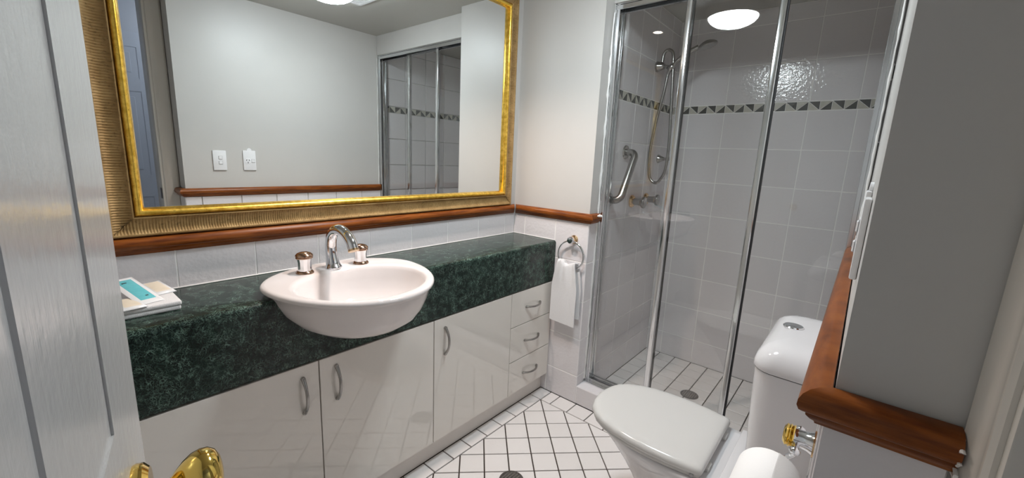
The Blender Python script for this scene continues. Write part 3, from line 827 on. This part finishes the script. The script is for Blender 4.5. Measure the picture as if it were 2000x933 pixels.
# ------------------------------------------------------------------ towel ring with towel
def towel_ring():
    t = thing('towel_ring', 'chrome and gold towel ring on the tiled wall beside the counter', 'towel ring', (0, -0.405, 0.885))
    y, z = -0.403, 0.884
    lathe('wall_post', [(0, 0), (0.021, 0), (0.022, 0.004), (0.017, 0.010), (0.0125, 0.016), (0.012, 0.030), (0, 0.030)], (0, y, z), (-1, 0, 0), 'old_gold', t)
    lathe('end_cap', [(0, 0.029), (0.0165, 0.029), (0.0185, 0.033), (0.0185, 0.041), (0.015, 0.046), (0, 0.0475)], (0, y, z), (-1, 0, 0), 'chrome', t)
    pts = []
    R = 0.074; n = 64
    for k in range(n+1):
        a = PI/2 + 2*PI*k/n
        pts.append((-0.024, y-R*math.cos(a), z-0.012-R+R*math.sin(a)+0.006))
    tube('ring', pts, 0.0048, 'chrome', t, 12)
towel_ring()
def hung_towel():
    bm = bmesh.new()
    # cross path (x out of the wall, z): back flap, over the ring bottom, front flap
    zc = 0.742
    path = [(-0.010, 0.475), (-0.010, 0.58), (-0.011, 0.68), (-0.011, zc), (-0.013, zc+0.022), (-0.019, zc+0.032), (-0.029, zc+0.034), (-0.038, zc+0.026), (-0.042, zc+0.005), (-0.045, 0.69), (-0.047, 0.60), (-0.048, 0.52), (-0.048, 0.447)]
    pts = spline([Vector((p[0], 0, p[1])) for p in path], 4)
    nu = 26; m = len(pts); rows = []
    for i, p in enumerate(pts):
        row = []
        t = i/(m-1); top = max(0, 1-abs(p.z-(zc+0.03))/0.14)
        wdt = lerp(0.150, 0.104, top**1.3)
        cy = -0.389 if t > 0.45 else -0.396
        for k in range(nu+1):
            s = k/nu*2-1
            fold = 0.004*math.sin(s*4.2+1.0)*(0.35+top) + 0.003*math.sin(s*9+2)*top
            sag = -0.020*top*(1-abs(s))**1 + 0.010*top*(abs(s+0.55) < 0.3)*math.cos((s+0.55)/0.3*PI/2)
            dx = -abs(fold) if t > 0.4 else 0.0
            row.append(bm.verts.new((p.x+dx-0.0015, cy - s*wdt/2, p.z + sag - 0.006*(s+1)*(t > 0.6)*(1-top)*0.6)))
        rows.append(row)
    for a, b in zip(rows, rows[1:]):
        for k in range(nu): bm.faces.new((a[k], a[k+1], b[k+1], b[k]))
    bmesh.ops.recalc_face_normals(bm, faces=bm.faces)
    r = bmesh.ops.solidify(bm, geom=list(bm.faces), thickness=0.006)
    o = finish(bm, 'hand_towel', 'towel', ang=75)
    tag(o, 'white hand towel hanging from the towel ring', 'towel')
hung_towel()

# ------------------------------------------------------------------ toiletries on the counter
def counter_towel():
    bm = bmesh.new()
    x0, x1, y0, y1 = -1.735, -1.556, -0.205, -0.020
    def slab(z0, z1, ins, name):
        bm = bmesh.new(); a_box(bm, x0+ins, x1-ins, y0+ins*0.6, y1-ins, z0, z1, 0.0045, 3)
        return bm
    t = thing('face_towel', 'folded white face towel on the green counter by the open door', 'towel', ((x0+x1)/2, (y0+y1)/2, CT))
    finish(slab(CT+0.0002, CT+0.0125, 0.002, ''), 'lower_fold', 'towel', t, ang=60)
    finish(slab(CT+0.0120, CT+0.0245, 0.0, ''), 'upper_fold', 'towel', t, ang=60)
counter_towel()
ZT = CT+0.0250
def packet(name, c, ang, w_, l_, tilt, mat, label, print_mat=None, th=0.004):
    """a flat sachet lying on the towel; c = centre (x,y), tilt lifts the rear end"""
    a = math.radians(ang); ux = Vector((math.cos(a), math.sin(a), 0)); uy = Vector((-math.sin(a), math.cos(a), 0))
    uy3 = (uy*math.cos(tilt) + Vector((0, 0, math.sin(tilt)))).normalized(); nn = ux.cross(uy3)
    base = Vector((c[0], c[1], ZT + 0.5*l_*math.sin(tilt)))
    t = thing(name, label, 'packet', tuple(base))
    def pad(nm, w1, l1, h0, h1, m_, lump=0):
        bm = bmesh.new(); rings = []
        for ins, hh in ((0.0, h0), (0.0, h0+0.0006), (0.004, lerp(h0, h1, 0.75)), (0.010, h1)):
            w2, l2 = w1/2-ins, l1/2-ins
            q = [(-w2, -l2), (0, -l2), (w2, -l2), (w2, 0), (w2, l2), (0, l2), (-w2, l2), (-w2, 0)]
            rings.append([base + ux*x + uy3*y_ + nn*hh for x, y_ in q])
        a_loft(bm, rings)
        return finish(bm, nm, m_, t, ang=50)
    pad('film', w_, l_, 0.0003, th, mat)
    if print_mat: ins = pad('insert', w_*0.66, l_*0.80, th-0.001, th+0.0016, print_mat)
    if print_mat == 'turquoise':
        for px, py, pl in ((-0.006, 0.040, 0.010), (0.004, -0.042, 0.006)):
            bm = bmesh.new(); q = [(px-pl/2, py-0.002), (px+pl/2, py-0.002), (px+pl/2, py+0.002), (px-pl/2, py+0.002)]
            a_loft(bm, [[base + ux*a_+uy3*b_+nn*h_ for a_, b_ in q] for h_ in (th+0.0012, th+0.0019)])
            finish(bm, 'print', 'slot', ins)
    return t
PACKETS = 1
packet('turquoise_sachet', (-1.630, -0.112), 16, 0.052, 0.150, 0.24, 'clear_film', 'clear sachet with turquoise insert on the folded face towel', 'turquoise')
packet('soap_sachet', (-1.583, -0.082), 14, 0.050, 0.085, 0.16, 'clear_film', 'cream wrapped soap lying right of the turquoise sachet', 'soap_paper', 0.006)
packet('soap_sachet', (-1.652, -0.168), 8, 0.048, 0.085, 0.03, 'clear_film', 'cream wrapped soap lying left of the turquoise sachet', 'soap_paper', 0.006)

# ------------------------------------------------------------------ toilet
def toilet():
    X = -0.475
    t = thing('toilet', 'white close-coupled toilet with closed lid beside the shower screen', 'toilet', (X, -1.15, 0))
    hw = [(-0.851, 0.0), (-0.853, 0.025), (-0.859, 0.060), (-0.874, 0.098), (-0.900, 0.128), (-0.94, 0.152), (-0.99, 0.170), (-1.05, 0.180), (-1.11, 0.183), (-1.17, 0.180), (-1.22, 0.174), (-1.250, 0.168), (-1.259, 0.164), (-1.262, 0.155)]
    def outline(scale=1.0, dy=0.0, ins=0.0, back=None):
        cy = -1.06
        L = [(w*scale, y) for y, w in hw]
        pts = [(X+w, y) for w, y in L] + [(X-w, y) for w, y in L[::-1] if w > 0]
        out = []
        n = len(pts)
        for i in range(n):
            p0, p1, p2 = Vector(pts[i-1]), Vector(pts[i]), Vector(pts[(i+1) % n])
            e = ((p1-p0).normalized() + (p2-p1).normalized()).normalized()
            q = p1 + Vector((e.y, -e.x))*ins*(-1)   # inwards for ins > 0
            out.append((q.x, q.y+dy))
        return out
    # rings shrink about the middle of the lid
    base_o = outline()
    def ring(ins, z):
        k = 1-ins/0.18; ky = 1-ins/0.205
        return [Vector((X+(a-X)*k, -1.0565+(b+1.0565)*ky, z)) for a, b in base_o]
    bm = bmesh.new()
    a_loft(bm, [ring(0.012, 0.4145), ring(0.004, 0.4135), ring(0.001, 0.416), ring(0.0, 0.424), ring(0.0015, 0.431), ring(0.006, 0.4365), ring(0.014, 0.4395), ring(0.030, 0.4415), ring(0.050, 0.4424)])
    finish(bm, 'lid', 'seat_plastic', t, ang=50)
    bm = bmesh.new()
    a_loft(bm, [ring(0.016, 0.4005), ring(0.008, 0.4005), ring(0.006, 0.405), ring(0.008, 0.4125), ring(0.02, 0.413)])
    finish(bm, 'seat', 'seat_plastic', t, ang=50)
    # pan
    def egg(w, yf, yb, z, n=48, pw=2.3):
        cy = (yf+yb)/2; l = (yf-yb)/2; r = []
        for i in range(n):
            a = 2*PI*i/n; c, s = math.cos(a), math.sin(a)
            e = 2.0 if s > 0 else 3.2
            r.append(Vector((X+w*math.copysign(abs(c)**(2/e), c), cy+l*math.copysign(abs(s)**(2/e), s), z)))
        return r
    bm = bmesh.new()
    R = [egg(0.115, -1.04, -1.47, 0.0005), egg(0.113, -1.04, -1.47, 0.02), egg(0.100, -1.045, -1.47, 0.06), egg(0.098, -1.035, -1.47, 0.14), egg(0.108, -1.00, -1.47, 0.21),
         egg(0.132, -0.955, -1.47, 0.275), egg(0.158, -0.905, -1.475, 0.335), egg(0.172, -0.872, -1.478, 0.370), egg(0.178, -0.862, -1.48, 0.386), egg(0.178, -0.861, -1.48, 0.394), egg(0.173, -0.866, -1.475, 0.3995), egg(0.15, -0.90, -1.45, 0.400)]
    a_loft(bm, R); finish(bm, 'pan', 'porcelain_white', t, ang=60)
    for s in (-1, 1):
        bm = bmesh.new(); a_box(bm, X+s*0.095-0.02, X+s*0.095+0.02, -1.268, -1.236, 0.4005, 0.4130, 0.004, 2)
        finish(bm, 'hinge', 'seat_plastic', t)
    for s in (-1, 1):
        lathe('seat_buffer', [(0, 0), (0.006, 0), (0.006, 0.008), (0.003, 0.010), (0, 0.010)], (X+s*0.158, -1.235, 0.4065), (s, 0, 0), 'grey_plastic', t, 12)
    bm = bmesh.new(); a_box(bm, X-0.162, X+0.162, -1.330, -1.300, 0.4003, 0.418, 0.005, 2); finish(bm, 'deck_ridge', 'porcelain_white', t)
    # cistern
    yb = -1.488
    def cis(wd, yf, z, rc=0.045, n=8):
        pts = [(X+wd, yb), ]
        for k in range(n+1):
            a = PI/2*k/n; pts.append((X+wd-rc+rc*math.cos(a), yf-rc+rc*math.sin(a)))
        for k in range(n+1):
            a = PI/2+PI/2*k/n; pts.append((X-wd+rc+rc*math.cos(a), yf-rc+rc*math.sin(a)))
        pts.append((X-wd, yb))
        return [Vector((a, b, z)) for a, b in pts]
    bm = bmesh.new()
    a_loft(bm, [cis(0.160, -1.365, 0.4005), cis(0.168, -1.358, 0.43), cis(0.176, -1.352, 0.52), cis(0.183, -1.345, 0.68), cis(0.186, -1.342, 0.7855)])
    finish(bm, 'cistern', 'porcelain_white', t, ang=50)
    bm = bmesh.new(); a_loft(bm, [cis(0.180, -1.348, 0.7855), cis(0.180, -1.348, 0.7885)]); finish(bm, 'lid_shadow_gap', 'slot', t)
    bm = bmesh.new()
    a_loft(bm, [cis(0.184, -1.344, 0.7885), cis(0.1885, -1.3395, 0.7890), cis(0.190, -1.338, 0.793), cis(0.1895, -1.3385, 0.806), cis(0.186, -1.342, 0.820), cis(0.179, -1.349, 0.833), cis(0.168, -1.360, 0.844, 0.044), cis(0.152, -1.374, 0.8515, 0.042), cis(0.13, -1.390, 0.8555, 0.04), cis(0.10, -1.41, 0.8575, 0.035)])
    finish(bm, 'cistern_lid', 'porcelain_white', t, ang=60)
    lathe('flush_button', [(0, 0), (0.0235, 0), (0.0245, 0.003), (0.022, 0.0055), (0.0195, 0.005), (0.012, 0.0062), (0, 0.0065)], (X+0.012, -1.396, 0.8555), (0, 0, 1), 'chrome', t, 32)
toilet()

# ------------------------------------------------------------------ toilet paper
def paper_holder():
    x, z = -0.972, 0.826
    t = thing('paper_holder', 'chrome toilet roll holder with gold end rings below the timber rail', 'paper holder', (x, YW, z))
    lathe('post', [(0, 0), (0.0200, 0), (0.0205, 0.002), (0.0165, 0.010), (0.0145, 0.024), (0.0155, 0.030), (0, 0.030)], (x, YW, z), (0, 1, 0), 'chrome', t)
    lathe('wall_ring', [(0, 0), (0.0225, 0), (0.0225, 0.0025), (0, 0.0025)], (x, YW, z), (0, 1, 0), 'old_gold', t)
    lathe('gold_cap', [(0, 0.029), (0.0185, 0.029), (0.0200, 0.031), (0.0175, 0.033), (0.0200, 0.036), (0.0175, 0.038), (0.0190, 0.041), (0.014, 0.045), (0, 0.046)], (x, YW, z), (0, 1, 0), 'brass', t)
    tube('arm', [(x+0.038, YW+0.024, z-0.003), (x, YW+0.024, z-0.003), (x-0.035, YW+0.024, z-0.006)], 0.0048, 'chrome', t)
    for dx in (0.038, -0.036):
        lathe('ball', [(0, -0.0085), (0.005, -0.007), (0.0085, 0), (0.005, 0.007), (0, 0.0085)], (x+dx, YW+0.024, z-0.005), (1, 0, 0), 'chrome', t, 16, ang=80)
    bx0 = x-0.036
    tube('drop_arm', spline([(bx0, YW+0.024, z-0.010), (bx0+0.002, YW+0.036, z-0.026), (bx0-0.004, YW+0.050, z-0.046), (bx0-0.040, YW+0.052, z-0.0475), (bx0-0.108, YW+0.052, z-0.0475)], 5), 0.0045, 'chrome', t)
    r = thing('toilet_roll', 'white toilet paper roll hanging below the holder', 'toilet roll', (bx0-0.06, YW+0.052, z-0.125))
    xc0, xc1 = bx0-0.108, bx0-0.008
    lathe('paper_wind', [(0.021, 0), (0.0475, 0), (0.0485, 0.002), (0.0485, xc1-xc0-0.002), (0.0475, xc1-xc0), (0.021, xc1-xc0), (0.021, 0.0)], (xc0, YW+0.052, z-0.062), (1, 0, 0), 'paper', r, 48)
    lathe('core', [(0.0195, 0.0005), (0.0212, 0.0005), (0.0212, xc1-xc0-0.0005), (0.0195, xc1-xc0-0.0005), (0.0195, 0.0005)], (xc0, YW+0.052, z-0.062), (1, 0, 0), 'cardboard', r, 32)
    bm = bmesh.new(); n = 8; c = (YW+0.052, z-0.062); rows = []
    for k in range(n+1):
        a = math.radians(100+k*12); rr = 0.0493
        rows.append([(xc0+0.0015, c[0]-rr*math.cos(a)*-1, c[1]+rr*math.sin(a)), (xc1-0.0015, c[0]-rr*math.cos(a)*-1, c[1]+rr*math.sin(a))])
    for s_ in range(1): pass
    vs = [[bm.verts.new(p) for p in r_] for r_ in rows]
    for a, b in zip(vs, vs[1:]): bm.faces.new((a[0], a[1], b[1], b[0]))
    bmesh.ops.solidify(bm, geom=list(bm.faces), thickness=0.0006)
    finish(bm, 'loose_sheet', 'paper', r)
paper_holder()

# ------------------------------------------------------------------ switch plates (seen in the mirror)
def plate(x0, x1, z0, z1, kind, label):
    y = YW-THR
    t = thing('wall_switch' if kind == 'switch' else 'power_outlet', label, 'switch' if kind == 'switch' else 'outlet', ((x0+x1)/2, y, (z0+z1)/2))
    box('plate', x0, x1, y+0.0003, y+0.009, z0, z1, 'white_plastic', t, 0.0025, 2)
    cx, cz = (x0+x1)/2, (z0+z1)/2
    def rocker(px, pz):
        box('rocker_surround', px-0.0105, px+0.0105, y+0.0085, y+0.0096, pz-0.0105, pz+0.0105, 'grey_plastic', t, 0.0004, 1)
        box('rocker', px-0.0085, px+0.0085, y+0.0088, y+0.0125, pz-0.0085, pz+0.0085, 'white_plastic', t, 0.0015, 1)
    if kind == 'switch':
        rocker(cx+0.003, cz+0.016); rocker(cx+0.003, cz-0.014)
    else:
        rocker(cx+0.019, cz-0.004)
        s = lathe('socket', [(0, 0), (0.0195, 0), (0.0195, 0.001), (0.018, 0.0014), (0, 0.0014)], (cx-0.010, y+0.0088, cz-0.004), (0, 1, 0), 'white_plastic', t)
        for a, px, pz in ((0.5, -0.0075, 0.006), (-0.5, 0.0075, 0.006), (0, 0, -0.009)):
            bm = bmesh.new(); a_box(bm, -0.0016, 0.0016, 0, 0.0009, -0.0045, 0.0045)
            bmesh.ops.rotate(bm, verts=bm.verts, cent=(0, 0, 0), matrix=Matrix.Rotation(a, 3, 'Y'))
            bmesh.ops.translate(bm, verts=bm.verts, vec=(cx-0.010+px, y+0.0100, cz-0.004+pz))
            finish(bm, 'pin_slot', 'slot', s)
        lathe('cable_entry', [(0, 0), (0.013, 0), (0.013, 0.005), (0, 0.006)], (cx+0.002, y+0.0002, z1+0.002), (0, 1, 0), 'white_plastic', t)
plate(-1.031, -0.962, 1.127, 1.243, 'switch', 'white double light switch plate on the wall reflected in the mirror')
plate(-0.873, -0.802, 1.127, 1.248, 'outlet', 'white power outlet with switch on the wall reflected in the mirror')

# ------------------------------------------------------------------ lamps and vent
def dome_light():
    cx, cy = -0.635, -0.785
    t = thing('ceiling_dome_light', 'round dome ceiling light with white trim ring, reflected in shower glass', 'ceiling light', (cx, cy, CEIL))
    lathe('trim_ring', [(0.100, 0.001), (0.142, 0.001), (0.146, 0.010), (0.146, 0.030), (0.141, 0.040), (0.134, 0.047), (0.127, 0.048), (0.124, 0.040), (0.100, 0.040)], (cx, cy, CEIL), (0, 0, -1), 'trim_paint', t, 56)
    prof = [(0.1235, 0.041)]
    for k in range(1, 11):
        a = PI/2*k/10; prof.append((0.1235*math.cos(a), 0.043+0.054*math.sin(a)))
    lathe('diffuser', prof, (cx, cy, CEIL), (0, 0, -1), 'dome_glow', t, 48, ang=80)
dome_light()
def downlight():
    x, y = -0.80, -0.285
    t = thing('downlight', 'small recessed warm ceiling downlight above the basin, reflected in shower glass', 'downlight', (x, y, CEIL))
    lathe('trim_ring', [(0.028, 0.0003), (0.042, 0.0003), (0.043, 0.002), (0.036, 0.005), (0.030, 0.005), (0.028, 0.003)], (x, y, CEIL), (0, 0, -1), 'white_plastic', t, 40)
    lathe('lens', [(0, 0.0005), (0.029, 0.0005), (0.029, 0.0030), (0, 0.0040)], (x, y, CEIL), (0, 0, -1), 'downlight_glow', t, 32)
    l = bpy.data.lights.new('downlight_bulb', 'SPOT'); l.energy = DOWN; l.color = (1.0, 0.83, 0.74); l.spot_size = math.radians(125); l.spot_blend = 0.7; l.shadow_soft_size = 0.028
    o = bpy.data.objects.new('downlight_bulb', l); COL.objects.link(o); o.parent = t; o.location = (0, 0, -0.036)
downlight()
def vent():
    x0, x1, y0, y1 = -0.472, -0.362, -0.958, -0.66
    t = thing('ceiling_vent', 'white slatted exhaust vent in the ceiling beside the dome light', 'vent', ((x0+x1)/2, (y0+y1)/2, CEIL))
    z = CEIL
    bm = bmesh.new(); wd = 0.018
    for a in ((x0, x1, y0, y0+wd), (x0, x1, y1-wd, y1), (x0, x0+wd, y0+wd, y1-wd), (x1-wd, x1, y0+wd, y1-wd)):
        a_box(bm, a[0], a[1], a[2], a[3], z-0.012, z-0.0003)
    finish(bm, 'frame', 'white_plastic', t, smooth=False)
    box('backing', x0+wd, x1-wd, y0+wd, y1-wd, z-0.002, z-0.0004, 'grey_plastic', t)
    n = 16
    for k in range(n):
        y = y0+wd+(k+0.5)*(y1-y0-2*wd)/n
        box('slat', x0+wd, x1-wd, y-0.0045, y+0.0045, z-0.010, z-0.005, 'white_plastic', t)
    for x in (x0+wd+0.025, x1-wd-0.025):
        box('cross_bar', x-0.002, x+0.002, y0+wd, y1-wd, z-0.011, z-0.0098, 'white_plastic', t)
vent()
def hall_fill():  # unseen fill added to brighten the hall, standing in for cool daylight
    t = thing('hall_fill_light', 'round cool white fill light added out of view in the hall', 'ceiling light', (-0.55, -2.22, 2.45))
    lathe('base_ring', [(0, 0), (0.18, 0), (0.18, 0.02), (0.16, 0.03), (0, 0.03)], (-0.55, -2.22, 2.45), (0, 0, -1), 'trim_paint', t, 40)
    lathe('diffuser', [(0.155, 0.029), (0.15, 0.05), (0.11, 0.075), (0.05, 0.088), (0, 0.09)], (-0.55, -2.22, 2.45), (0, 0, -1), 'hall_fill_glow', t, 40, ang=80)
hall_fill()
